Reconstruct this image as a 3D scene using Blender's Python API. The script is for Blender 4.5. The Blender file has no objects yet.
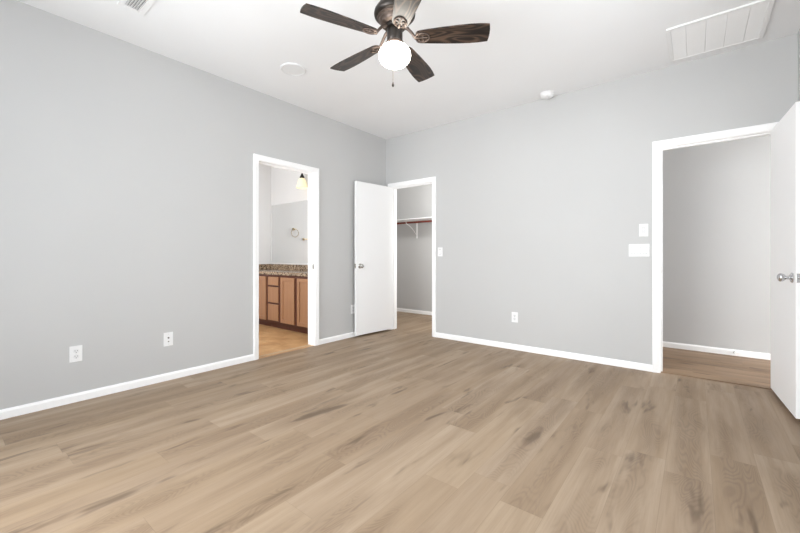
import bpy, bmesh, math
from mathutils import Vector, Matrix

# ------------------------------------------------------------------ camera
scn = bpy.context.scene
col = scn.collection
cam_d = bpy.data.cameras.new('camera')
cam_d.sensor_width = 36.0
cam_d.lens = 371.3 / 800 * 36.0
cam_d.shift_y = -10.2 / 800
cam_d.clip_start = 0.02
cam = bpy.data.objects.new('camera', cam_d)
col.objects.link(cam)
cam.location = (3.504, -4.079, 1.051)
cam.rotation_euler = (math.radians(90), 0, math.radians(38.5))
scn.camera = cam

# ------------------------------------------------------------------ world, daylight, exposure
world = bpy.data.worlds.new('world')
scn.world = world
world.use_nodes = True
world.node_tree.nodes['Background'].inputs[0].default_value = (0.88, 0.945, 1.0, 1)
world.node_tree.nodes['Background'].inputs[1].default_value = 3.35

vs = scn.view_settings
scn.display_settings.display_device = 'sRGB'
vs.view_transform = 'Standard'
vs.look = 'None'
vs.gamma = 1.0
vs.use_curve_mapping = False
vs.exposure = 0.13
scn.cycles.max_bounces = 16
scn.cycles.diffuse_bounces = 10
scn.cycles.glossy_bounces = 6
scn.cycles.transparent_max_bounces = 12


def area(name, loc, rot, sx, sy, power, color=(1, 1, 1), spread=180):
    d = bpy.data.lights.new(name, 'AREA')
    d.shape = 'RECTANGLE'
    d.size, d.size_y = sx, sy
    d.energy = power
    d.color = color
    d.spread = math.radians(spread)
    o = bpy.data.objects.new(name, d)
    o.location = loc
    o.rotation_euler = [math.radians(a) for a in rot]
    col.objects.link(o)
    return o


# lamp for daylight at the added rear window (+y), added upward ceiling fill below it,
# and two fill lamps added outside the right wall for corner and ceiling (-x)
area('rear_window_fill', (1.30, -5.25, 1.20), (92, 0, -24), 2.4, 2.2, 100, (0.955, 0.980, 1.0), 130)
area('ceiling_fill', (2.2, -6.5, -0.15), (180, 0, 0), 5.0, 2.8, 62, (0.94, 0.972, 1.0))
area('corner_fill', (4.42, -2.75, 1.45), (90, 0, 58), 1.5, 1.3, 14, (0.955, 0.980, 1.0), 110)
area('side_ceiling_fill', (5.40, -2.50, 0.20), (145, 0, 90), 2.0, 1.2, 14, (0.935, 0.970, 1.0), 150)
# unseen fill lamps added for the hallway, the bathroom and the closet, without fixtures
area('hall_fill', (6.95, 0.66, 1.05), (90, 0, 90), 0.9, 1.8, 142, (0.98, 0.99, 1.0))
area('bathroom_fill', (-0.55, -2.9, 1.6), (90, 0, 38), 1.2, 1.4, 46, (0.975, 0.985, 1.0))
area('closet_fill', (0.55, 0.17, 2.36), (66, 0, 0), 0.8, 0.25, 17, (1.0, 0.985, 0.96))
area('closet_side_fill', (1.20, 0.20, 1.25), (90, 0, 38), 0.4, 0.9, 21, (1.0, 0.985, 0.96))


# ------------------------------------------------------------------ material helpers
class NT:
    def __init__(self, name):
        self.m = bpy.data.materials.new(name)
        self.m.use_nodes = True
        self.t = self.m.node_tree
        self.b = self.t.nodes['Principled BSDF']

    def n(self, typ, **kw):
        nd = self.t.nodes.new(typ)
        for k, v in kw.items():
            setattr(nd, k, v)
        return nd

    def put(self, sock, v):
        if isinstance(v, bpy.types.NodeSocket):
            self.t.links.new(v, sock)
        elif v is not None:
            sock.default_value = v

    def math(self, op, a, b=None, c=None, clamp=False):
        nd = self.n('ShaderNodeMath', operation=op, use_clamp=clamp)
        for i, v in enumerate((a, b, c)):
            if v is not None:
                self.put(nd.inputs[i], v)
        return nd.outputs[0]

    def vec(self, x, y, z=0.0):
        nd = self.n('ShaderNodeCombineXYZ')
        for i, v in enumerate((x, y, z)):
            self.put(nd.inputs[i], v)
        return nd.outputs[0]

    def sep(self, v):
        nd = self.n('ShaderNodeSeparateXYZ')
        self.put(nd.inputs[0], v)
        return nd.outputs

    def noise(self, v, scale, detail=3.0, rough=0.5, dist=0.0):
        nd = self.n('ShaderNodeTexNoise')
        self.put(nd.inputs['Vector'], v)
        nd.inputs['Scale'].default_value = scale
        nd.inputs['Detail'].default_value = detail
        nd.inputs['Roughness'].default_value = rough
        nd.inputs['Distortion'].default_value = dist
        return nd.outputs[0]

    def white(self, v):
        nd = self.n('ShaderNodeTexWhiteNoise', noise_dimensions='3D')
        self.put(nd.inputs['Vector'], v)
        return nd.outputs['Value'], nd.outputs['Color']

    def ramp(self, f, stops):
        nd = self.n('ShaderNodeValToRGB')
        cr = nd.color_ramp
        while len(cr.elements) < len(stops):
            cr.elements.new(0.5)
        for e, (p, c) in zip(cr.elements, stops):
            e.position = p
            e.color = (c[0], c[1], c[2], 1) if not isinstance(c, (int, float)) else (c, c, c, 1)
        self.put(nd.inputs[0], f)
        return nd.outputs[0]

    def mix(self, f, a, b, mode='MIX'):
        nd = self.n('ShaderNodeMix', data_type='RGBA', blend_type=mode)
        self.put(nd.inputs[0], f)
        for i, v in ((6, a), (7, b)):
            if isinstance(v, tuple) and len(v) == 3:
                v = (*v, 1)
            self.put(nd.inputs[i], v)
        return nd.outputs[2]

    def maprange(self, v, a, b, c=0.0, d=1.0, smooth=False):
        nd = self.n('ShaderNodeMapRange', interpolation_type='SMOOTHSTEP' if smooth else 'LINEAR')
        for i, x in enumerate((v, a, b, c, d)):
            self.put(nd.inputs[i], x)
        return nd.outputs[0]

    def pos(self):
        return self.n('ShaderNodeNewGeometry').outputs['Position']

    def obj(self):
        return self.n('ShaderNodeTexCoord').outputs['Object']

    def bump(self, h, strength, dist=0.01):
        nd = self.n('ShaderNodeBump')
        nd.inputs['Strength'].default_value = strength
        nd.inputs['Distance'].default_value = dist
        self.put(nd.inputs['Height'], h)
        self.t.links.new(nd.outputs[0], self.b.inputs['Normal'])

    def done(self, color=None, rough=None, metal=None, spec=None):
        if isinstance(color, tuple) and len(color) == 3:
            color = (*color, 1)
        self.put(self.b.inputs['Base Color'], color)
        self.put(self.b.inputs['Roughness'], rough)
        self.put(self.b.inputs['Metallic'], metal)
        self.put(self.b.inputs['Specular IOR Level'], spec)
        return self.m


M = {}


def S(r, g, b):
    """sRGB 0-255 to linear"""
    return tuple((c / 255 / 12.92) if c / 255 <= 0.04045 else ((c / 255 + 0.055) / 1.055) ** 2.4 for c in (r, g, b))


def paint(name, c, rough=0.6, bump=0.04, scale=160, var=0.012, spec=0.3):
    k = NT(name)
    p = k.pos()
    v = k.maprange(k.noise(p, 1.3, 2), 0.3, 0.7, 1 - var, 1 + var)
    colr = k.mix(1.0, c, k.vec(v, v, v), 'MULTIPLY')
    k.bump(k.noise(p, scale, 2), bump, 0.002)
    return k.done(colr, rough, 0.0, spec)


def metal(name, c, rough=0.25, m=1.0):
    k = NT(name)
    r = k.maprange(k.noise(k.obj(), 60, 2), 0.3, 0.7, rough * 0.85, rough * 1.2)
    return k.done(c, r, m)



M['wall'] = paint('grey_wall_paint', (0.520, 0.519, 0.515), 0.7, 0.03, 130)
M['bathwall'] = paint('pale_bathroom_paint', (0.675, 0.675, 0.672), 0.7, 0.06, 130)
M['ceiling'] = paint('white_ceiling_paint', (0.815, 0.820, 0.828), 0.8, 0.08, 90)
M['trim'] = paint('white_trim_paint', (0.915, 0.915, 0.915), 0.4, 0.01, 60, 0.004, 0.4)
M['door'] = paint('white_door_paint', (0.885, 0.885, 0.888), 0.45, 0.015, 60, 0.006, 0.4)
M['plastic'] = paint('white_plastic', (0.81, 0.81, 0.81), 0.35, 0.0, 60, 0.003, 0.4)
M['plastic_grey'] = paint('off_white_plastic', (0.66, 0.66, 0.66), 0.45, 0.0, 60, 0.003, 0.4)
M['cover'] = paint('soft_white_cover', (0.74, 0.745, 0.75), 0.6, 0.0, 60, 0.003)
M['duct'] = paint('grey_duct', (0.30, 0.30, 0.30), 0.7, 0.0, 60, 0.01)
M['gap'] = paint('switch_gap_grey', (0.50, 0.50, 0.50), 0.6, 0.0, 60, 0.003)
M['strip'] = paint('tan_threshold', S(190, 165, 135), 0.5, 0.0, 60, 0.02)
M['slot'] = paint('dark_slot', (0.12, 0.11, 0.10), 0.7, 0.0, 60, 0.01)
M['nickel'] = metal('satin_nickel', (0.55, 0.53, 0.50, 1), 0.25)
M['chrome'] = metal('brushed_chrome', (0.62, 0.62, 0.63, 1), 0.2)
M['bronze'] = metal('dark_bronze', (0.055, 0.048, 0.043, 1), 0.36, 0.85)
M['copper'] = metal('worn_copper_bronze', (0.13, 0.100, 0.085, 1), 0.5, 0.85)
M['brass'] = metal('pale_brass', (0.62, 0.52, 0.36, 1), 0.28)
M['mirror'] = metal('mirror_glass', (0.86, 0.87, 0.87, 1), 0.0)


def floor_mat(name, swap=False, dark=(1.0, 1.0, 1.0), offset=3.385):
    k = NT(name)
    s = k.sep(k.pos())
    u, v = (s[1], s[0]) if swap else (s[0], s[1])
    W, L = 0.18, 1.25
    cu = k.math('DIVIDE', k.math('SUBTRACT', u, offset - 36 * W), W)
    ci = k.math('FLOOR', cu)
    cf = k.math('FRACT', cu)
    rv, _ = k.white(k.vec(ci, 3.7, 1.3))
    cv = k.math('ADD', k.math('DIVIDE', v, L), k.math('MULTIPLY_ADD', rv, 7.0, 20.0))
    ri = k.math('FLOOR', cv)
    rf = k.math('FRACT', cv)
    r1, rc = k.white(k.vec(ci, ri, 5.1))
    rs = k.sep(rc)
    # every plank reads its own stretch of the wood texture
    def wood(stretch, seed):
        return k.vec(k.math('MULTIPLY_ADD', r1, 37.0 + seed, u),
                     k.math('MULTIPLY_ADD', rs[1], 53.0, k.math('MULTIPLY', v, stretch)),
                     k.math('MULTIPLY', rs[2], 11.0))
    fine = k.noise(wood(0.030, 0.0), 150, 3, 0.6)
    streak = k.noise(wood(0.070, 3.0), 22.0, 4, 0.6, 0.3)
    broad = k.noise(wood(0.20, 8.0), 4.6, 3, 0.5, 0.3)
    # heartwood: darker along the middle of a plank, sapwood paler towards its edges
    mid_w = k.math('SINE', k.math('MULTIPLY', cf, math.pi))
    heart = k.maprange(k.math('MULTIPLY_ADD', mid_w, 0.16, broad), 0.50, 0.78, 0.0, 1.0, True)
    nn = k.noise(wood(0.24, 14.0), 5.5, 2.0, 0.45, 0.35)
    rings = k.math('PINGPONG', k.math('MULTIPLY', nn, 46.0), 0.5)
    rings = k.maprange(rings, 0.0, 0.40, 1.0, 0.0, True)
    rings = k.math('MULTIPLY', rings, k.maprange(heart, 0.25, 0.9, 0.0, 1.0))
    kn = k.noise(wood(0.19, 29.0), 9.5, 3, 0.55, 0.35)
    knots = k.maprange(kn, 0.585, 0.73, 0.0, 1.0, True)
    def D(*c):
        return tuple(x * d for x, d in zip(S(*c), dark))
    base = k.mix(r1, D(174, 154, 132), D(158, 137, 115))
    base = k.mix(k.math('MULTIPLY', rs[1], 0.35), base, D(164, 141, 112))
    c = k.mix(k.maprange(streak, 0.32, 0.70, 0.0, 0.42), base, D(138, 116, 93))
    c = k.mix(k.math('MULTIPLY', heart, 0.44), c, D(126, 104, 82))
    c = k.mix(k.math('MULTIPLY', rings, 0.30), c, D(108, 89, 72))
    c = k.mix(k.math('MULTIPLY', knots, 0.68), c, D(80, 63, 48))
    c = k.mix(k.math('MULTIPLY', k.maprange(fine, 0.45, 0.75), 0.22), c, D(118, 99, 81))
    du = k.math('MULTIPLY', k.math('MINIMUM', cf, k.math('SUBTRACT', 1.0, cf)), W)
    dv = k.math('MULTIPLY', k.math('MINIMUM', rf, k.math('SUBTRACT', 1.0, rf)), L)
    seam = k.maprange(k.math('MINIMUM', du, dv), 0.0003, 0.0012, 1.0, 0.0)
    c = k.mix(k.math('MULTIPLY', seam, 0.35), c, D(96, 78, 62))
    k.bump(k.math('SUBTRACT', k.math('MULTIPLY', fine, 0.2), seam), 0.06, 0.002)
    return k.done(c, k.maprange(streak, 0.3, 0.7, 0.44, 0.56), 0.0, 0.35)


M['floor'] = floor_mat('oak_vinyl_planks')
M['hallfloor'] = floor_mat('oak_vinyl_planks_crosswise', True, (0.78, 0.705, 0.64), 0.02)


def tile_mat():
    k = NT('tan_bathroom_tile')
    s = k.sep(k.pos())
    a = k.math('FRACT', k.math('DIVIDE', k.math('ADD', s[0], 10.0), 0.33))
    b = k.math('FRACT', k.math('DIVIDE', k.math('ADD', s[1], 10.1), 0.33))
    e = k.math('MINIMUM', k.math('MINIMUM', a, k.math('SUBTRACT', 1.0, a)),
               k.math('MINIMUM', b, k.math('SUBTRACT', 1.0, b)))
    g = k.maprange(e, 0.008, 0.016, 1.0, 0.0)
    c = k.ramp(k.noise(k.pos(), 5, 4, 0.6, 0.5), [(0.3, S(168, 126, 84)), (0.55, S(190, 150, 106)), (0.75, S(206, 172, 128))])
    c = k.mix(k.math('MULTIPLY', g, 0.6), c, S(170, 140, 105))
    return k.done(c, 0.4, 0.0, 0.4)


M['tile'] = tile_mat()


def granite_mat():
    k = NT('speckled_granite')
    p = k.pos()
    vn = k.n('ShaderNodeTexVoronoi')
    vn.inputs['Scale'].default_value = 66
    k.put(vn.inputs['Vector'], p)
    r = k.sep(vn.outputs['Color'])[0]
    c = k.ramp(r, [(0.0, S(58, 48, 42)), (0.22, S(92, 76, 62)), (0.4, S(160, 136, 110)), (0.68, S(188, 170, 146)), (0.95, S(120, 98, 78))])
    c = k.mix(k.maprange(k.noise(p, 160, 2), 0.4, 0.7, 0.0, 0.5), c, S(80, 66, 54))
    return k.done(c, 0.22, 0.0, 0.5)


M['granite'] = granite_mat()


def cab_mat(name, a, b):
    k = NT(name)
    s = k.sep(k.pos())
    v = k.vec(s[0], s[1], k.math('MULTIPLY', s[2], 0.08))
    c = k.mix(k.noise(v, 40, 4, 0.6), a, b)
    return k.done(c, 0.42, 0.0, 0.35)


M['maple'] = cab_mat('maple_cabinet_wood', S(166, 126, 94), S(142, 104, 76))
M['maple_frame'] = cab_mat('maple_frame_wood', S(96, 56, 42), S(74, 42, 32))
M['rodwood'] = cab_mat('red_brown_rod_wood', S(132, 62, 48), S(104, 44, 34))


def blade_mat():
    k = NT('espresso_blade_wood')
    o = k.obj()
    s = k.sep(o)
    rnd = k.n('ShaderNodeObjectInfo').outputs['Random']
    v = k.vec(k.math('MULTIPLY', s[0], 0.22), s[1], k.math('MULTIPLY', rnd, 9.0))
    n = k.noise(v, 11, 1.2, 0.4, 0.2)
    rings = k.maprange(k.math('PINGPONG', k.math('MULTIPLY', n, 12.0), 0.5), 0.0, 0.35, 1.0, 0.0, True)
    v2 = k.vec(k.math('MULTIPLY', s[0], 0.03), s[1], k.math('MULTIPLY', rnd, 5.0))
    fine = k.noise(v2, 240, 2, 0.6)
    c = k.mix(k.math('MULTIPLY', rings, 0.55), S(27, 21, 18), S(104, 83, 69))
    c = k.mix(k.maprange(fine, 0.45, 0.7, 0.0, 0.5), c, S(14, 11, 9))
    return k.done(c, 0.38, 0.0, 0.45)


M['blade'] = blade_mat()


def glow_mat(name, c, strength, base=(0.9, 0.88, 0.84)):
    k = NT(name)
    k.done(base, 0.3)
    k.b.inputs['Emission Color'].default_value = (*c, 1)
    k.b.inputs['Emission Strength'].default_value = strength
    return k.m


M['globe'] = glow_mat('lit_opal_globe', (1.0, 0.94, 0.84), 14.0)
M['shade'] = glow_mat('lit_opal_shade', (1.0, 0.84, 0.50), 0.45, (0.80, 0.72, 0.50))
M['bulb'] = glow_mat('lit_bulb', (1.0, 0.88, 0.66), 2.5)


def pane_mat():
    k = NT('window_pane_glass')
    t = k.n('ShaderNodeBsdfTransparent')
    g = k.n('ShaderNodeBsdfGlossy')
    g.inputs['Roughness'].default_value = 0.0
    mx = k.n('ShaderNodeMixShader')
    mx.inputs[0].default_value = 0.06
    k.t.links.new(t.outputs[0], mx.inputs[1])
    k.t.links.new(g.outputs[0], mx.inputs[2])
    k.t.links.new(mx.outputs[0], k.t.nodes['Material Output'].inputs['Surface'])
    return k.m


M['pane'] = pane_mat()


# ------------------------------------------------------------------ mesh helpers
def new():
    return bmesh.new()


def box(bm, x0, x1, y0, y1, z0, z1, bevel=0.0, seg=2):
    t = bmesh.new()
    bmesh.ops.create_cube(t, size=1.0)
    for v in t.verts:
        v.co = Vector(((x0 + x1) / 2 + v.co.x * (x1 - x0), (y0 + y1) / 2 + v.co.y * (y1 - y0), (z0 + z1) / 2 + v.co.z * (z1 - z0)))
    if bevel:
        bmesh.ops.bevel(t, geom=list(t.edges), offset=bevel, segments=seg, profile=0.5, affect='EDGES')
    merge(bm, t)
    return bm


def merge(bm, t, mat=None):
    me = bpy.data.meshes.new('tmp')
    t.to_mesh(me)
    t.free()
    if mat is not None:
        me.transform(mat)
    bm.from_mesh(me)
    bpy.data.meshes.remove(me)


def lathe(bm, prof, seg=40, mat=None, close=True):
    """prof: list of (r, z)"""
    t = bmesh.new()
    rings = []
    for r, z in prof:
        if r < 1e-6:
            rings.append([t.verts.new((0, 0, z))])
        else:
            rings.append([t.verts.new((r * math.cos(2 * math.pi * i / seg), r * math.sin(2 * math.pi * i / seg), z)) for i in range(seg)])
    for a, b in zip(rings, rings[1:]):
        for i in range(seg):
            j = (i + 1) % seg
            if len(a) == 1 and len(b) == 1:
                continue
            if len(a) == 1:
                t.faces.new((a[0], b[i], b[j]))
            elif len(b) == 1:
                t.faces.new((a[i], b[0], a[j]))
            else:
                t.faces.new((a[i], b[i], b[j], a[j]))
    for ring in (rings[0], rings[-1]):
        if len(ring) > 2 and close:
            t.faces.new(ring)
    bmesh.ops.recalc_face_normals(t, faces=t.faces)
    merge(bm, t, mat)
    return bm


def tube(bm, pts, r, seg=8, closed=False):
    t = bmesh.new()
    pts = [Vector(p) for p in pts]
    n = len(pts)
    rings = []
    up = None
    for i, p in enumerate(pts):
        if closed:
            d = pts[(i + 1) % n] - pts[i - 1]
        else:
            d = pts[min(i + 1, n - 1)] - pts[max(i - 1, 0)]
        d.normalize()
        if up is None:
            up = Vector((0, 0, 1)) if abs(d.z) < 0.9 else Vector((1, 0, 0))
        a = d.cross(up).normalized()
        up = a.cross(d).normalized()
        rr = r[i] if isinstance(r, (list, tuple)) else r
        rings.append([t.verts.new(p + rr * (math.cos(2 * math.pi * k / seg) * a + math.sin(2 * math.pi * k / seg) * up)) for k in range(seg)])
    m = n if closed else n - 1
    for i in range(m):
        a, b = rings[i], rings[(i + 1) % n]
        for k in range(seg):
            t.faces.new((a[k], a[(k + 1) % seg], b[(k + 1) % seg], b[k]))
    if not closed:
        t.faces.new(rings[0])
        t.faces.new(rings[-1])
    bmesh.ops.recalc_face_normals(t, faces=t.faces)
    merge(bm, t)
    return bm


def obj(name, bm, mat, parent=None, loc=None, smooth=False):
    me = bpy.data.meshes.new(name)
    bm.to_mesh(me)
    bm.free()
    me.materials.append(mat)
    if smooth:
        for p in me.polygons:
            p.use_smooth = True
        me.set_sharp_from_angle(angle=math.radians(40))
    o = bpy.data.objects.new(name, me)
    col.objects.link(o)
    if parent:
        o.parent = parent
    if loc:
        o.location = loc
    return o


def empty(name, label, cat, loc=(0, 0, 0), rz=0.0, group=None):
    o = bpy.data.objects.new(name, None)
    o.empty_display_size = 0.05
    col.objects.link(o)
    o.location = loc
    o.rotation_euler = (0, 0, rz)
    return tag(o, label, cat, group)


def tag(o, label, cat, group=None, kind=None):
    o['label'] = label
    o['category'] = cat
    if group:
        o['group'] = group
    if kind:
        o['kind'] = kind
    return o


def struct(name, bm, mat, label, cat, loc=None):
    return tag(obj(name, bm, mat, None, loc), label, cat, None, 'structure')


# ------------------------------------------------------------------ the room shell
H = 2.74
T = 0.12
RX = 4.11          # right wall
FY = -4.75         # wall behind the camera
OH = 2.05          # rough height of the door openings

struct('floor', box(box(new(), 0, RX, FY, 0.0, -0.10, 0), -1.3, 1.5, 0.0, 1.46, -0.10, 0),
       M['floor'], 'light oak plank floor running through the empty bedroom into the closet', 'floor')
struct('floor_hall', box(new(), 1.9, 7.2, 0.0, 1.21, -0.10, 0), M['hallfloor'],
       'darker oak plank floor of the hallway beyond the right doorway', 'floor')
b = box(box(new(), -2.227, -T, -3.3, -0.45, -0.10, 0), -T, 0.0, -2.0, -1.29, -0.10, -0.001)
struct('floor_bathroom', b, M['tile'], 'tan tile floor of the bathroom beyond the left doorway', 'floor')
struct('ceiling', box(new(), -2.4, 7.3, -4.95, 1.65, H, H + 0.1), M['ceiling'],
       'smooth white ceiling over the bedroom and its side rooms', 'ceiling')

# left wall with the bathroom doorway
b = new()
box(b, -T, 0, FY - T, -2.02, 0, H)
box(b, -T, 0, -2.02, -1.27, OH, H)
box(b, -T, 0, -1.27, 0.0, 0, H)
struct('wall_left', b, M['wall'], 'long grey left wall with the bathroom doorway in it', 'wall')
# back wall with closet and hallway doorways
b = new()
for x0, x1, z0 in ((-1.42, 0.084, 0), (0.084, 0.817, OH), (0.817, 3.239, 0), (3.239, 4.024, OH), (4.024, 7.2, 0)):
    box(b, x0, x1, 0, T, z0, H)
struct('wall_back', b, M['wall'], 'grey back wall between the closet doorway and the hallway doorway', 'wall')
SY0, SY1, SZ0, SZ1 = -3.55, -1.55, 0.75, 2.15
b = new()
box(b, RX, RX + T, FY - T, SY0, 0, H)
box(b, RX, RX + T, SY1, 0, 0, H)
box(b, RX, RX + T, SY0, SY1, 0, SZ0)
box(b, RX, RX + T, SY0, SY1, SZ1, H)
struct('wall_right', b, M['wall'], 'grey right wall behind the open hallway door', 'wall')
# wall behind the camera with the added window that lights the room
WX0, WX1, WZ0, WZ1 = 0.65, 3.35, 0.08, 2.35
b = new()
box(b, 0, WX0, FY - T, FY, 0, H)
box(b, WX1, RX, FY - T, FY, 0, H)
box(b, WX0, WX1, FY - T, FY, 0, WZ0)
box(b, WX0, WX1, FY - T, FY, WZ1, H)
struct('wall_front', b, M['wall'], 'grey wall behind the viewer with the big added window', 'wall')
# bathroom, closet and hallway shells
struct('wall_bathroom_left', box(new(), -2.347, -2.227, -3.42, -0.33, 0, H), M['bathwall'], 'pale bathroom side wall at the left end of the vanity', 'wall')
struct('wall_bathroom_back', box(new(), -2.227, -T, -0.45, -0.33, 0, H), M['bathwall'], 'pale bathroom wall behind the mirror and vanity', 'wall')
struct('wall_bathroom_front', box(new(), -2.227, -T, -3.42, -3.3, 0, H), M['bathwall'], 'pale bathroom wall facing the vanity, out of sight', 'wall')
struct('wall_closet_back', box(new(), -1.42, 1.62, 1.46, 1.58, 0, H), M['wall'], 'grey closet wall behind the shelf and rod', 'wall')
struct('wall_closet_left', box(new(), -1.42, -1.3, T, 1.46, 0, H), M['wall'], 'grey end wall on the left inside the closet', 'wall')
struct('wall_closet_right', box(new(), 1.5, 1.62, T, 1.46, 0, H), M['wall'], 'grey end wall on the right inside the closet', 'wall')
struct('wall_hall_back', box(new(), 1.9, 7.2, 1.21, 1.33, 0, H), M['wall'], 'grey hallway wall seen through the right doorway', 'wall')
struct('wall_hall_left', box(new(), 1.9, 2.02, T, 1.21, 0, H), M['wall'], 'grey left end wall of the hallway, out of sight', 'wall')
struct('wall_hall_right', box(new(), 7.08, 7.2, T, 1.21, 0, H), M['wall'], 'grey right end wall of the hallway, out of sight', 'wall')

# unseen window placed behind the camera to bring in daylight
w = struct('added_window_1', new(), M['trim'], 'large white framed window added behind the viewer for daylight', 'window')
b = new()
for x0, x1, z0, z1 in ((WX0, WX0 + .05, WZ0, WZ1), (WX1 - .05, WX1, WZ0, WZ1), (WX0 + .05, WX1 - .05, WZ0, WZ0 + .05),
                       (WX0 + .05, WX1 - .05, WZ1 - .05, WZ1), (1.975, 2.025, WZ0 + .05, WZ1 - .05)):
    box(b, x0, x1, FY - 0.09, FY - 0.03, z0, z1, 0.004)
obj('window_frame', b, M['trim'], w)
obj('pane', box(box(new(), WX0 + .05, 1.975, FY - 0.063, FY - 0.057, WZ0 + .05, WZ1 - .05), 2.025, WX1 - .05, FY - 0.063, FY - 0.057, WZ0 + .05, WZ1 - .05), M['pane'], w)
obj('window_sill', box(new(), WX0 - 0.04, WX1 + 0.04, FY - 0.03, FY + 0.04, WZ0 - 0.025, WZ0, 0.006), M['trim'], w)

w = struct('added_window_2', new(), M['trim'], 'white framed side window added in the right wall for daylight, out of sight', 'window')  # side window added out of view to let more light in
b = new()
ym = (SY0 + SY1) / 2
for y0, y1, z0, z1 in ((SY0, SY0 + .05, SZ0, SZ1), (SY1 - .05, SY1, SZ0, SZ1), (SY0 + .05, SY1 - .05, SZ0, SZ0 + .05),
                       (SY0 + .05, SY1 - .05, SZ1 - .05, SZ1), (ym - .025, ym + .025, SZ0 + .05, SZ1 - .05)):
    box(b, RX + .03, RX + .09, y0, y1, z0, z1, 0.004)
obj('window_frame', b, M['trim'], w)
obj('pane', box(box(new(), RX + .057, RX + .063, SY0 + .05, ym - .025, SZ0 + .05, SZ1 - .05), RX + .057, RX + .063, ym + .025, SY1 - .05, SZ0 + .05, SZ1 - .05), M['pane'], w)
obj('window_sill', box(new(), RX - .03, RX + .03, SY0 - .04, SY1 + .04, SZ0 - 0.025, SZ0, 0.006), M['trim'], w)


# ------------------------------------------------------------------ door trim
def doorway(name, label, axis, a0, a1, head, strike=None, strike_z=0.93):
    """axis 'y': opening in the left wall (room side +x); axis 'x': opening in the back wall (room side -y).
    a0, a1: clear jamb faces, head: underside of the head jamb."""
    def P(a, n, z):   # n = distance out of the wall plane into the room
        return (n, a, z) if axis == 'y' else (a, -n, z)

    def bx(bm, u0, u1, n0, n1, z0, z1, bev=0.0):
        p, q = P(u0, n0, z0), P(u1, n1, z1)
        box(bm, min(p[0], q[0]), max(p[0], q[0]), min(p[1], q[1]), max(p[1], q[1]), z0, z1, bev)

    RV = 0.005
    prof = [(0, 0), (0, 0.008), (0.004, 0.0105), (0.022, 0.0125), (0.040, 0.0165), (0.052, 0.0165), (0.056, 0.013), (0.057, 0)]
    bm = new()
    rows = []
    for d, n in prof:
        d += RV
        rows.append([bm.verts.new(P(a0 - d, n, 0)), bm.verts.new(P(a0 - d, n, head + d)),
                     bm.verts.new(P(a1 + d, n, head + d)), bm.verts.new(P(a1 + d, n, 0))])
    for i in range(len(rows)):
        p, q = rows[i], rows[(i + 1) % len(rows)]
        for k in range(3):
            bm.faces.new((p[k], p[k + 1], q[k + 1], q[k]))
    bm.faces.new([r[0] for r in rows])
    bm.faces.new([r[3] for r in rows])
    bmesh.ops.recalc_face_normals(bm, faces=bm.faces)
    root = struct(name, bm, M['trim'], label, 'door trim')
    j = new()
    bx(j, a0 - 0.02, a0, -T, 0, 0, head + 0.02)
    bx(j, a1, a1 + 0.02, -T, 0, 0, head + 0.02)
    bx(j, a0, a1, -T, 0, head, head + 0.02)
    obj('jamb', j, M['trim'], root)
    s = new()
    bx(s, a0, a0 + 0.011, -0.075, -0.040, 0, head)
    bx(s, a1 - 0.011, a1, -0.075, -0.040, 0, head)
    bx(s, a0 + 0.011, a1 - 0.011, -0.075, -0.040, head - 0.011, head)
    obj('door_stop_strip', s, M['trim'], root)
    if strike:
        k = new()
        if strike == 'low':
            bx(k, a0, a0 + 0.0015, -0.034, -0.006, strike_z - 0.03, strike_z + 0.03)
        else:
            bx(k, a1 - 0.0015, a1, -0.034, -0.006, strike_z - 0.03, strike_z + 0.03)
        o = obj('strike_plate', k, M['nickel'], root)
        o['label'] = 'small metal strike plate'
    return root


doorway('trim_1', 'white casing around the bathroom doorway in the left wall', 'y', -2.0, -1.29, 2.03, 'high')
doorway('trim_2', 'white casing around the closet doorway near the room corner', 'x', 0.104, 0.797, 2.03)
doorway('trim_3', 'white casing around the hallway doorway at the right end of the back wall', 'x', 3.259, 4.004, 2.03, 'low')
# thresholds
struct('trim_4', box(new(), -0.085, -0.045, -2.0, -1.29, 0.0, 0.004, 0.0015), M['strip'],
       'pale threshold strip between bathroom tile and oak planks', 'threshold')
struct('trim_5', box(new(), 3.259, 4.004, 0.03, 0.075, 0.0, 0.005, 0.002), M['hallfloor'],
       'brown wood threshold strip in the hallway doorway', 'threshold')


# ------------------------------------------------------------------ baseboards
def baseboard(name, label, x0, y0, x1, y1, nx, ny):
    """from (x0,y0) to (x1,y1) on the wall face, (nx,ny) points into the room"""
    prof = [(0, 0), (0.012, 0), (0.012, 0.046), (0.009, 0.054), (0.006, 0.062), (0, 0.062)]
    bm = new()
    A = [bm.verts.new((x0 + nx * t, y0 + ny * t, z)) for t, z in prof]
    B = [bm.verts.new((x1 + nx * t, y1 + ny * t, z)) for t, z in prof]
    n = len(prof)
    for i in range(n):
        j = (i + 1) % n
        bm.faces.new((A[i], A[j], B[j], B[i]))
    bm.faces.new(A)
    bm.faces.new(B)
    bmesh.ops.recalc_face_normals(bm, faces=bm.faces)
    return struct(name, bm, M['trim'], label, 'baseboard')


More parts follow.
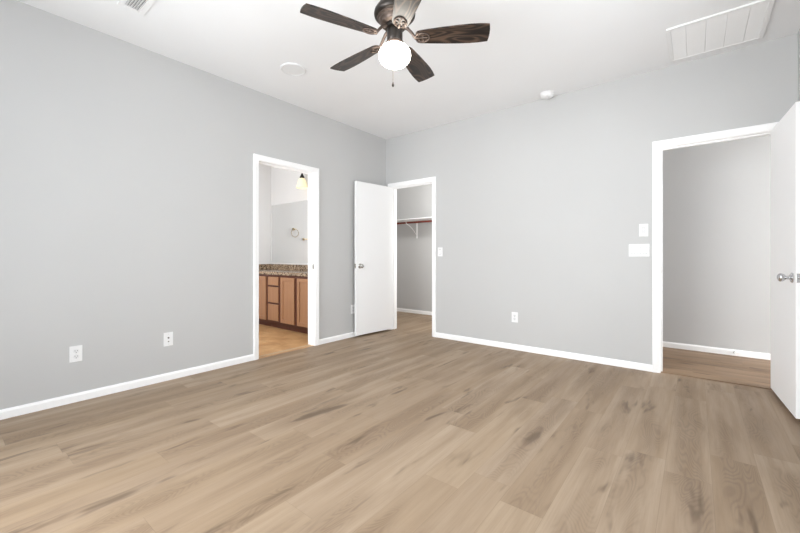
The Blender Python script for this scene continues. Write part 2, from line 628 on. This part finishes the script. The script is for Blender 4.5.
baseboard('baseboard_left', 'white baseboard along the left wall before the bathroom doorway', 0, FY, 0, -2.062, 1, 0)
baseboard('baseboard_left_corner', 'short white baseboard between the bathroom doorway and the room corner', 0, -1.228, 0, 0, 1, 0)
baseboard('baseboard_back', 'white baseboard along the back wall between closet and hallway doorways', 0.859, 0, 3.197, 0, 0, -1)
baseboard('baseboard_right', 'white baseboard along the right wall behind the open door', RX, FY, RX, 0, -1, 0)
baseboard('baseboard_front', 'white baseboard under the added window behind the viewer', 0.012, FY, RX - 0.012, FY, 0, 1)
baseboard('baseboard_hall', 'white baseboard of the hallway wall seen through the right doorway', 2.02, 1.21, 7.08, 1.21, 0, -1)
baseboard('baseboard_closet', 'white baseboard along the back wall inside the closet', -1.3, 1.46, 1.5, 1.46, 0, -1)


# ------------------------------------------------------------------ doors
KNOB = [(0.0, 0.0), (0.032, 0.0), (0.033, 0.004), (0.029, 0.008), (0.018, 0.011), (0.0125, 0.014), (0.0115, 0.024),
        (0.014, 0.029), (0.022, 0.034), (0.0265, 0.042), (0.0265, 0.050), (0.022, 0.057), (0.012, 0.061), (0.0, 0.062)]


def knob(parent, loc, direction, mat, scale=1.0):
    prof = [(r, z * scale) for r, z in KNOB]
    q = Vector((0, 0, 1)).rotation_difference(Vector(direction)).to_matrix().to_4x4()
    o = obj('door_knob', lathe(new(), prof, 28, q), mat, parent, loc, True)
    o['label'] = 'round metal door knob'
    return o


def door(name, label, pivot, ang, side, width, knob_mat, back_scale, knob_z=0.925, front_scale=1.0):
    """local: leaf runs along +x from the pivot; side = +1/-1 puts the leaf's thickness on local +y / -y"""
    y0, y1 = (0.008, 0.043) if side > 0 else (-0.043, -0.008)
    root = struct(name, box(new(), 0.003, width, y0, y1, 0.026, 2.026, 0.0015, 1), M['door'], label, 'door', (pivot[0], pivot[1], 0))
    root.rotation_euler = (0, 0, ang)
    kx, kz = width - 0.062, knob_z
    vis = y1 if side > 0 else y0
    hid = y0 if side > 0 else y1
    knob(root, (kx, vis, kz), (0, side, 0), knob_mat, front_scale)
    knob(root, (kx, hid, kz), (0, -side, 0), knob_mat, back_scale)
    p = box(new(), width - 0.001, width + 0.0012, (y0 + y1) / 2 - 0.0125, (y0 + y1) / 2 + 0.0125, kz - 0.029, kz + 0.029)
    lathe(p, [(0.007, 0), (0.007, 0.006), (0.004, 0.009), (0, 0.009)], 14,
          Matrix.Translation((width, (y0 + y1) / 2, kz)) @ Matrix.Rotation(math.radians(90), 4, 'Y'))
    o = obj('latch_plate', p, knob_mat, root)
    o['label'] = 'metal latch plate on the door edge'
    for z in (0.25, 1.05, 1.82):
        obj('hinge', lathe(new(), [(0.0055, z - 0.044), (0.0055, z + 0.044)], 12), M['nickel'], root, None, True)
    return root


# closet door: hinged on the left jamb, swung open against the left wall
door('door_1', 'plain white closet door swung open toward the left wall', (0.104, -0.008), math.radians(-90 - 5.5), 1, 0.675, M['nickel'], 0.62)
# hallway door: hinged on the right jamb, swung open along the right wall
door('door_2', 'plain white hallway door standing open at the right edge of the photo', (4.006, -0.008), math.radians(-90 + 3.1), -1, 0.679, M['chrome'], 0.9, 0.913, 1.18)


# ------------------------------------------------------------------ wall plates
def plate_root(name, label, cat, wall, a, z, group=None):
    """local frame: x to the right along the wall as seen from the room, -y out of the wall, z up"""
    if wall == 'left':
        o = empty(name, label, cat, (0, a, z), math.radians(90), group)
    else:
        o = empty(name, label, cat, (a, 0, z), 0, group)
    return o


def plate(parent, w, h):
    return obj('wall_plate', box(new(), -w / 2, w / 2, -0.006, 0.0, -h / 2, h / 2, 0.002), M['plastic'], parent)


def screw(parent, x, z):
    return obj('screw', lathe(new(), [(0.0035, 0.0), (0.0035, 0.001), (0.002, 0.0016), (0, 0.0016)], 12,
                              Matrix.Translation((x, -0.0058, z)) @ Matrix.Rotation(math.radians(90), 4, 'X')), M['plastic_grey'], parent)


def outlet(label, wall, a, z):
    r = plate_root('power_outlet', label, 'outlet', wall, a, z, 'duplex outlets low on the walls')
    plate(r, 0.072, 0.115)
    for dz in (0.0195, -0.0195):
        t = new()
        lathe(t, [(0.0, 0.0), (0.0172, 0.0), (0.0172, 0.0018), (0.0165, 0.0025), (0, 0.0025)], 28,
              Matrix.Translation((0, -0.0055, dz)) @ Matrix.Rotation(math.radians(90), 4, 'X') @ Matrix.Scale(0.86, 4, (0, 1, 0)))
        rc = obj('receptacle', t, M['cover'], r)
        for x, hh in ((-0.0062, 0.0045), (0.0062, 0.0038)):
            obj('slot', box(new(), x - 0.0013, x + 0.0013, -0.0084, -0.0079, dz + 0.003 - hh, dz + 0.003 + hh), M['slot'], rc)
        obj('ground_hole', lathe(new(), [(0.0027, 0), (0.0027, 0.0005), (0, 0.0005)], 12,
                                 Matrix.Translation((0, -0.0079, dz - 0.0085)) @ Matrix.Rotation(math.radians(90), 4, 'X')), M['slot'], rc)
    screw(r, 0, 0)
    return r


outlet('white duplex outlet low on the left wall, nearest the viewer', 'left', -3.437, 0.347)
outlet('white outlet on the left wall half hidden behind the open closet door', 'left', -0.664, 0.360)
outlet('white duplex outlet low on the back wall to the right of the closet doorway', 'back', 1.913, 0.365)

# cable jack
r = plate_root('cable_jack', 'white wall plate with two dark ports, right of the duplex outlet on the left wall', 'wall jack', 'left', -2.837, 0.348)
plate(r, 0.072, 0.115)
for dz, rr in ((0.012, 0.0065), (-0.020, 0.0045)):
    p = obj('port', lathe(new(), [(rr, 0), (rr, 0.006), (rr * 0.6, 0.006), (rr * 0.6, 0.003), (0, 0.003)], 16,
                          Matrix.Translation((0, -0.0058, dz)) @ Matrix.Rotation(math.radians(90), 4, 'X')), M['slot'], r)
    p['label'] = 'dark round port'
screw(r, 0, 0.042)
screw(r, 0, -0.042)


def switch(label, a, z, gangs, toggle=False):
    r = plate_root('light_switch', label, 'light switch', 'back', a, z, 'light switches on the back wall')
    plate(r, 0.070 + 0.046 * (gangs - 1), 0.115)
    for g in range(gangs):
        cx = (g - (gangs - 1) / 2) * 0.046
        f = obj('switch_frame', box(new(), cx - 0.0165, cx + 0.0165, -0.0068, -0.0055, -0.0335, 0.0335, 0.0005, 1), M['gap'], r)
        if toggle:
            tb = box(new(), -0.0045, 0.0045, -0.016, 0, -0.010, 0.010, 0.0015)
            o = obj('toggle', tb, M['plastic'], f, (cx, -0.0066, 0.002))
            o.rotation_euler = (math.radians(-18), 0, 0)
        else:
            o = obj('rocker', box(new(), -0.0128, 0.0128, -0.0045, 0.0, -0.0285, 0.0285, 0.001, 1), M['plastic'], f, (cx, -0.0062, 0))
            o.rotation_euler = (math.radians(3.0 if g % 2 else -3.0), 0, 0)
        screw(r, cx, 0.047)
        screw(r, cx, -0.047)
    return r


switch('white single light switch beside the closet doorway', 0.925, 1.108, 1)
switch('wide white three-gang light switch plate left of the hallway doorway', 3.095, 1.107, 3)
# small thermostat / fan control above the three-gang switch
r = plate_root('fan_control', 'small white control plate above the wide switch plate by the hallway doorway', 'control', 'back', 3.131, 1.292)
plate(r, 0.070, 0.115)
obj('control_face', box(new(), -0.017, 0.017, -0.0085, -0.0055, -0.034, 0.034, 0.001, 1), M['plastic_grey'], r)
obj('slider', box(new(), -0.004, 0.004, -0.014, -0.0083, -0.002, 0.016, 0.001, 1), M['plastic'], r)
screw(r, 0, 0.047)
screw(r, 0, -0.047)

# ------------------------------------------------------------------ things on the ceiling
# supply register near the left wall
r = empty('air_register', 'white slatted air register in the ceiling above the left wall', 'air vent', (0.645, -3.240, H))
b = new()
for x0, x1, y0, y1 in ((-0.16, 0.16, -0.076, -0.042), (-0.16, 0.16, 0.042, 0.076), (-0.16, -0.126, -0.042, 0.042), (0.126, 0.16, -0.042, 0.042)):
    box(b, x0, x1, y0, y1, -0.008, 0.0, 0.002)
obj('frame', b, M['plastic'], r)
obj('duct_backing', box(new(), -0.127, 0.127, -0.043, 0.043, -0.0025, -0.0005), M['duct'], r)
for i in range(6):
    s = box(new(), -0.126, 0.126, -0.0075, 0.0075, -0.0008, 0.0008)
    o = obj('slat', s, M['plastic'], r, (0, -0.036 + i * 0.0144, -0.0075))
    o.rotation_euler = (math.radians(32), 0, 0)

# flat round cover plate
r = empty('ceiling_cover_plate', 'flat round white cover plate in the ceiling left of the fan', 'cover plate', (0.665, -2.056, H))
obj('rim', lathe(new(), [(0.094, 0.0), (0.112, 0.0), (0.112, -0.006), (0.108, -0.011), (0.098, -0.012), (0.094, -0.009)], 56, None, False), M['cover'], r, None, True)
obj('cover', lathe(new(), [(0.0, 0.0), (0.0945, 0.0), (0.0945, -0.0085), (0.0, -0.0085)], 56), M['cover'], r, None, True)

# smoke detector
r = empty('smoke_detector', 'round white smoke detector on the ceiling near the back wall', 'smoke detector', (2.30, -0.115, H))
obj('mount_plate', lathe(new(), [(0, 0), (0.072, 0), (0.072, -0.010), (0, -0.010)], 40), M['plastic'], r, None, True)
obj('housing', lathe(new(), [(0, -0.009), (0.064, -0.009), (0.066, -0.020), (0.063, -0.032), (0.052, -0.042), (0.030, -0.046), (0, -0.046)], 40), M['plastic'], r, None, True)
obj('test_button', lathe(new(), [(0, -0.045), (0.010, -0.045), (0.010, -0.049), (0, -0.049)], 20), M['plastic_grey'], r, (0.018, 0, 0.001), True)

# return air grille at the right
gx0, gx1, gy0, gy1 = 3.333, 3.912, -0.690, -0.106
r = empty('return_air_grille', 'large square white grille in the ceiling near the right wall', 'air vent', ((gx0 + gx1) / 2, (gy0 + gy1) / 2, H))
hx, hy = (gx1 - gx0) / 2, (gy1 - gy0) / 2
b = new()
fw = 0.028
for x0, x1, y0, y1 in ((-hx, hx, -hy, -hy + fw), (-hx, hx, hy - fw, hy), (-hx, -hx + fw, -hy + fw, hy - fw), (hx - fw, hx, -hy + fw, hy - fw)):
    box(b, x0, x1, y0, y1, -0.014, 0.0, 0.003)
obj('frame', b, M['plastic'], r)
obj('filter_backing', box(new(), -hx + fw, hx - fw, -hy + fw, hy - fw, -0.003, -0.0005), M['plastic'], r)
for i in range(1, 5):
    x = -hx + i * 2 * hx / 5
    obj('divider', box(new(), x - 0.003, x + 0.003, -hy + fw, hy - fw, -0.0115, -0.003), M['plastic'], r)
ns = 34
for i in range(ns):
    o = obj('slat', box(new(), -hx + fw, hx - fw, -0.0082, 0.0082, -0.0006, 0.0006), M['plastic'], r,
            (0, -hy + fw + (i + 0.5) * (2 * hy - 2 * fw) / ns, -0.0085))
    o.rotation_euler = (math.radians(-14), 0, 0)

# ------------------------------------------------------------------ ceiling fan
FX, FYY = 2.062, -2.318
fan = empty('ceiling_fan', 'dark five-blade ceiling fan with a glowing round globe', 'ceiling fan', (FX, FYY, H))
def fz(p):
    return [(r_, z_ - H) for r_, z_ in p]
obj('canopy', lathe(new(), fz([(0, H), (0.066, H), (0.068, 2.728), (0.062, 2.705), (0.045, 2.685), (0.02, 2.675), (0, 2.675)]), 40), M['bronze'], fan, None, True)
obj('downrod', lathe(new(), fz([(0.0125, 2.69), (0.0125, 2.585)]), 20), M['bronze'], fan, None, True)
obj('motor_housing', lathe(new(), fz([(0, 2.605), (0.030, 2.603), (0.040, 2.594), (0.085, 2.584), (0.112, 2.568), (0.124, 2.548), (0.127, 2.533),
    (0.124, 2.520), (0.116, 2.513), (0.110, 2.511)]) + fz([(0, 2.511)]), 56), M['bronze'], fan, None, True)
obj('housing_trim', lathe(new(), fz([(0, 2.512), (0.108, 2.512), (0.107, 2.503), (0.098, 2.498), (0.096, 2.488), (0.088, 2.482), (0.084, 2.470), (0.070, 2.462), (0, 2.462)]), 56),
    M['copper'], fan, None, True)
obj('flywheel', lathe(new(), fz([(0, 2.463), (0.060, 2.463), (0.063, 2.455), (0.060, 2.444), (0, 2.444)]), 40), M['bronze'], fan, None, True)
obj('switch_housing', lathe(new(), fz([(0, 2.446), (0.044, 2.446), (0.048, 2.440), (0.048, 2.368), (0.045, 2.364), (0, 2.364)]), 40), M['bronze'], fan, None, True)
obj('globe_fitter', lathe(new(), fz([(0, 2.366), (0.047, 2.366), (0.052, 2.361), (0.052, 2.348), (0.047, 2.344), (0, 2.344)]), 40), M['copper'], fan, None, True)
gp = []
for i in range(25):
    a = math.pi * i / 24
    rr = 0.0985 * math.sin(a) ** 0.88
    gp.append((max(rr, 0.0) if 0 < i < 24 else 0.0, 2.281 + 0.0685 * math.cos(a)))
g = obj('light_globe', lathe(new(), fz(gp), 48), M['globe'], fan, None, True)
g['label'] = 'glowing white glass globe'

# pull chain hanging behind the globe
fx, fy = -0.71, 0.70
ch = [(0.046, 2.415), (0.075, 2.408), (0.100, 2.380), (0.107, 2.33), (0.107, 2.165)]
pc = obj('pull_chain', tube(new(), [(fx * r_, fy * r_, z_ - H) for r_, z_ in ch], 0.0013, 6), M['copper'], fan)
obj('chain_fob', lathe(new(), [(0, 0.004), (0.003, 0.002), (0.0065, -0.012), (0.0075, -0.020), (0.005, -0.027), (0, -0.029)], 16), M['bronze'], pc,
    (fx * 0.107, fy * 0.107, 2.166 - H), True)

# blade (local x = outwards), pitched about its own length
PITCH = math.radians(12)
BZ = 2.386 - H


def pitch(p):
    return (p[0], p[1] * math.cos(PITCH) + 0.0, p[2] - p[1] * math.sin(PITCH))


def blade_mesh():
    bm = new()
    R0, R1 = 0.128, 0.564
    prof = []          # half width along the blade
    ks = [(0.0, 0.020), (0.01, 0.034), (0.03, 0.043), (0.07, 0.048), (0.2, 0.054), (0.4, 0.062), (0.6, 0.068), (0.75, 0.0705), (0.88, 0.069), (0.97, 0.0655), (0.995, 0.064), (1.0, 0.0625)]
    top, bot = [], []
    for t, hw in ks:
        x = R0 + t * (R1 - R0)
        prof.append((x, hw))
    loop = [(x, hw) for x, hw in prof] + [(R1 + 0.005, 0.03), (R1 + 0.0065, 0.0), (R1 + 0.005, -0.03)] + [(x, -hw) for x, hw in reversed(prof)]
    vt = [bm.verts.new(pitch((x, y, BZ + 0.003))) for x, y in loop]
    vb = [bm.verts.new(pitch((x, y, BZ - 0.003))) for x, y in loop]
    bm.faces.new(vt)
    bm.faces.new(list(reversed(vb)))
    n = len(loop)
    for i in range(n):
        j = (i + 1) % n
        bm.faces.new((vt[i], vb[i], vb[j], vt[j]))
    bmesh.ops.recalc_face_normals(bm, faces=bm.faces)
    return bm


def iron_mesh():
    bm = new()
    zi = BZ - 0.006
    # arm from the flywheel out to the blade root
    tube(bm, [(0.052, 0, 2.453 - H), (0.080, 0, 2.440 - H), (0.105, 0, 2.412 - H), (0.128, 0, zi), (0.150, 0, zi)],
         [0.011, 0.010, 0.0085, 0.009, 0.006], 10)
    # open scroll plate under the blade root: outline and two inner scrolls
    out = []
    for i in range(28):
        a = 2 * math.pi * i / 28
        x = 0.170 - 0.042 * math.cos(a)
        y = 0.036 * math.sin(a) * (1.0 + 0.12 * math.cos(a))
        out.append(pitch((x, y, zi)))
    tube(bm, out, 0.0042, 8, True)
    for s in (1, -1):
        sp = []
        for i in range(20):
            t = i / 19
            a = math.pi + s * (-0.4 - t * 4.6)
            rr = 0.017 * (1 - 0.72 * t)
            sp.append(pitch((0.168 + rr * math.cos(a), s * 0.0165 + rr * math.sin(a), zi)))
        tube(bm, sp, 0.0032, 6)
    tube(bm, [pitch((0.135, 0, zi)), pitch((0.206, 0, zi))], 0.0034, 6)
    for x, y in ((0.150, 0.018), (0.150, -0.018), (0.196, 0.0)):
        lathe(bm, [(0, 0.002), (0.005, 0.001), (0.0055, -0.002), (0.003, -0.004), (0, -0.004)], 10, Matrix.Translation(pitch((x, y, zi))))
    return bm


blade0 = obj('blade', blade_mesh(), M['blade'], fan)
iron0 = obj('blade_iron', iron_mesh(), M['copper'], blade0, None, True)
iron0['label'] = 'open scrollwork metal bracket'
A0 = math.radians(32.2)
blade0.rotation_euler = (0, 0, A0)
for k in range(1, 5):
    c = blade0.copy()
    col.objects.link(c)
    c.parent = fan
    c.rotation_euler = (0, 0, A0 + k * math.radians(72))
    d = iron0.copy()
    col.objects.link(d)
    d.parent = c

# ------------------------------------------------------------------ bathroom
VX0, VX1, VY, VB = -2.227, -0.36, -1.0, -0.45     # vanity ends, front plane, wall
van = empty('vanity_cabinet', 'brown wooden vanity cabinet with three drawers between plain doors in the bathroom', 'cabinet', ((VX0 + VX1) / 2, (VY + VB) / 2, 0))
off = Vector(((VX0 + VX1) / 2, (VY + VB) / 2, 0))


def vb(bm, x0, x1, y0, y1, z0, z1, bev=0.0):
    return box(bm, x0 - off.x, x1 - off.x, y0 - off.y, y1 - off.y, z0, z1, bev)


b = new()
vb(b, VX0, VX1, VY + 0.001, VB - 0.003, 0.09, 0.783)
obj('carcass', b, M['maple_frame'], van)
obj('toe_kick', vb(new(), VX0, VX1, VY + 0.075, VB - 0.003, 0.0, 0.09), M['maple_frame'], van)
for x0, x1 in ((-2.17, -1.856), (-1.789, -1.473), (-1.095, -0.779), (-0.712, -0.396)):
    z0, z1 = 0.112, 0.752
    b = new()
    f = 0.052
    vb(b, x0, x0 + f, VY - 0.019, VY, z0, z1, 0.002)
    vb(b, x1 - f, x1, VY - 0.019, VY, z0, z1, 0.002)
    vb(b, x0 + f, x1 - f, VY - 0.019, VY, z0, z0 + f, 0.002)
    vb(b, x0 + f, x1 - f, VY - 0.019, VY, z1 - f, z1, 0.002)
    dr = obj('cabinet_door', b, M['maple'], van)
    obj('door_panel', vb(new(), x0 + f, x1 - f, VY - 0.008, VY, z0 + f, z1 - f), M['maple'], dr)
for z0, z1 in ((0.632, 0.752), (0.382, 0.606), (0.122, 0.356)):
    obj('drawer_front', vb(new(), -1.411, -1.157, VY - 0.019, VY, z0, z1, 0.003), M['maple'], van)

b = box(new(), VX0, VX1 + 0.012, VY - 0.03, VB, 0.784, 0.828, 0.006)
ct = tag(obj('countertop', b, M['granite']), 'speckled brown granite countertop on the bathroom vanity', 'countertop')
obj('backsplash', box(new(), VX0 + 0.018, VX1 + 0.012, VB - 0.018, VB, 0.828, 0.918, 0.002), M['granite'], ct)
obj('side_splash', box(new(), VX0, VX0 + 0.018, VY - 0.01, VB, 0.828, 0.918, 0.002), M['granite'], ct)

b = box(new(), -2.196, -0.45, VB - 0.006, VB, 0.945, 1.925)
mr = tag(obj('wall_mirror', b, M['mirror']), 'large frameless bathroom mirror above the granite countertop', 'mirror')

# sconce: plate on the wall, curved arm, neck and bell shade
sx = -1.213
sc = empty('vanity_light', 'lit bell-shaped glass wall lamp above the bathroom mirror', 'wall lamp', (sx, VB, 2.42))
obj('wall_mount', lathe(new(), [(0, 0), (0.055, 0), (0.055, 0.010), (0.045, 0.018), (0, 0.020)], 32, Matrix.Rotation(math.radians(90), 4, 'X')), M['bronze'], sc, None, True)
sy = -0.11
arm = [(0, -0.012, 0), (0, -0.05, 0.012), (0, -0.09, 0.006), (0, sy + 0.002, -0.02), (0, sy, -0.06), (0, sy, -0.125)]
obj('arm', tube(new(), arm, 0.007, 10), M['bronze'], sc, None, True)
obj('neck', lathe(new(), [(0, -0.105), (0.012, -0.105), (0.020, -0.125), (0.034, -0.150), (0.037, -0.178), (0, -0.178)], 28), M['bronze'], sc, (0, sy, 0), True)
sh = obj('lamp_shade', lathe(new(), [(0.034, -0.172), (0.046, -0.185), (0.058, -0.210), (0.068, -0.245), (0.078, -0.285), (0.088, -0.322), (0.085, -0.322), (0.075, -0.285), (0.065, -0.245), (0.054, -0.210), (0.042, -0.187), (0.034, -0.176)], 36, None, False),
         M['shade'], sc, (0, sy, 0), True)
sh['label'] = 'glowing glass bell shade'
obj('bulb', lathe(new(), [(0, -0.18), (0.013, -0.185), (0.015, -0.20), (0.028, -0.235), (0.030, -0.255), (0.020, -0.280), (0, -0.286)], 24), M['bulb'], sc, (0, sy, 0), True)

# towel ring and towel bar on the side wall (seen in the mirror)
tr = empty('towel_ring', 'round metal towel ring seen in the bathroom mirror', 'towel ring', (-2.227, -0.922, 1.545))
YR = Matrix.Rotation(math.radians(90), 4, 'Y')
obj('mount', lathe(new(), [(0, 0), (0.026, 0), (0.026, 0.006), (0.014, 0.014), (0.010, 0.040), (0.013, 0.050), (0, 0.052)], 24, YR), M['brass'], tr, None, True)
obj('ring', tube(new(), [(0.043, 0.075 * math.sin(2 * math.pi * i / 36), -0.070 + 0.075 * math.cos(2 * math.pi * i / 36)) for i in range(36)], 0.005, 8, True), M['brass'], tr, None, True)
tb = empty('towel_bar', 'metal towel bar end seen in the bathroom mirror beside the towel ring', 'towel bar', (-2.227, -1.142, 1.370))
for yy in (0.0, -0.46):
    obj('mount', lathe(new(), [(0, 0), (0.026, 0), (0.026, 0.006), (0.014, 0.014), (0.011, 0.050), (0.014, 0.060), (0, 0.064)], 24, Matrix.Translation((0, yy, 0)) @ YR), M['brass'], tb, None, True)
obj('bar', tube(new(), [(0.052, 0.0, 0), (0.052, -0.46, 0)], 0.008, 12), M['brass'], tb, None, True)

# ------------------------------------------------------------------ closet
tag(obj('closet_shelf', box(new(), -1.3, 1.5, 1.06, 1.46, 1.690, 1.706, 0.002), M['trim']), 'white shelf across the closet above the brown rod', 'shelf')
tag(obj('closet_rod', tube(new(), [(-1.3, 1.15, 1.645), (1.5, 1.15, 1.645)], 0.0175, 20), M['rodwood'], None, None, True), 'red-brown wooden hanging rod across the closet', 'rod')
br = empty('shelf_bracket', 'white metal bracket holding the closet shelf and rod', 'bracket', (-0.50, 1.46, 1.69))
obj('wall_arm', box(new(), -0.016, 0.016, -0.005, 0.0, -0.31, 0.0, 0.0015), M['trim'], br)
obj('top_arm', box(new(), -0.010, 0.010, -0.37, -0.005, -0.006, 0.0, 0.0015), M['trim'], br)
obj('brace', tube(new(), [(0, -0.006, -0.26), (0, -0.12, -0.16), (0, -0.25, -0.085), (0, -0.315, -0.067)], 0.005, 8), M['trim'], br, None, True)
hk = [(0, -0.310 + 0.023 * math.cos(a), -0.045 + 0.023 * math.sin(a)) for a in [math.radians(d) for d in range(100, 371, 18)]]
obj('rod_hook', tube(new(), hk, 0.005, 8), M['trim'], br, None, True)

# hallway door bumper on the baseboard
db = empty('door_bumper', 'small white door bumper on the hallway baseboard', 'door stop', (3.83, 1.198, 0.034))
obj('base', lathe(new(), [(0, 0), (0.012, 0), (0.012, 0.006), (0.006, 0.010), (0, 0.010)], 16, Matrix.Rotation(math.radians(90), 4, 'X')), M['nickel'], db, None, True)
obj('tip', lathe(new(), [(0, 0.008), (0.007, 0.008), (0.008, 0.055), (0.010, 0.060), (0.008, 0.072), (0, 0.072)], 16, Matrix.Rotation(math.radians(90), 4, 'X')), M['plastic'], db, None, True)
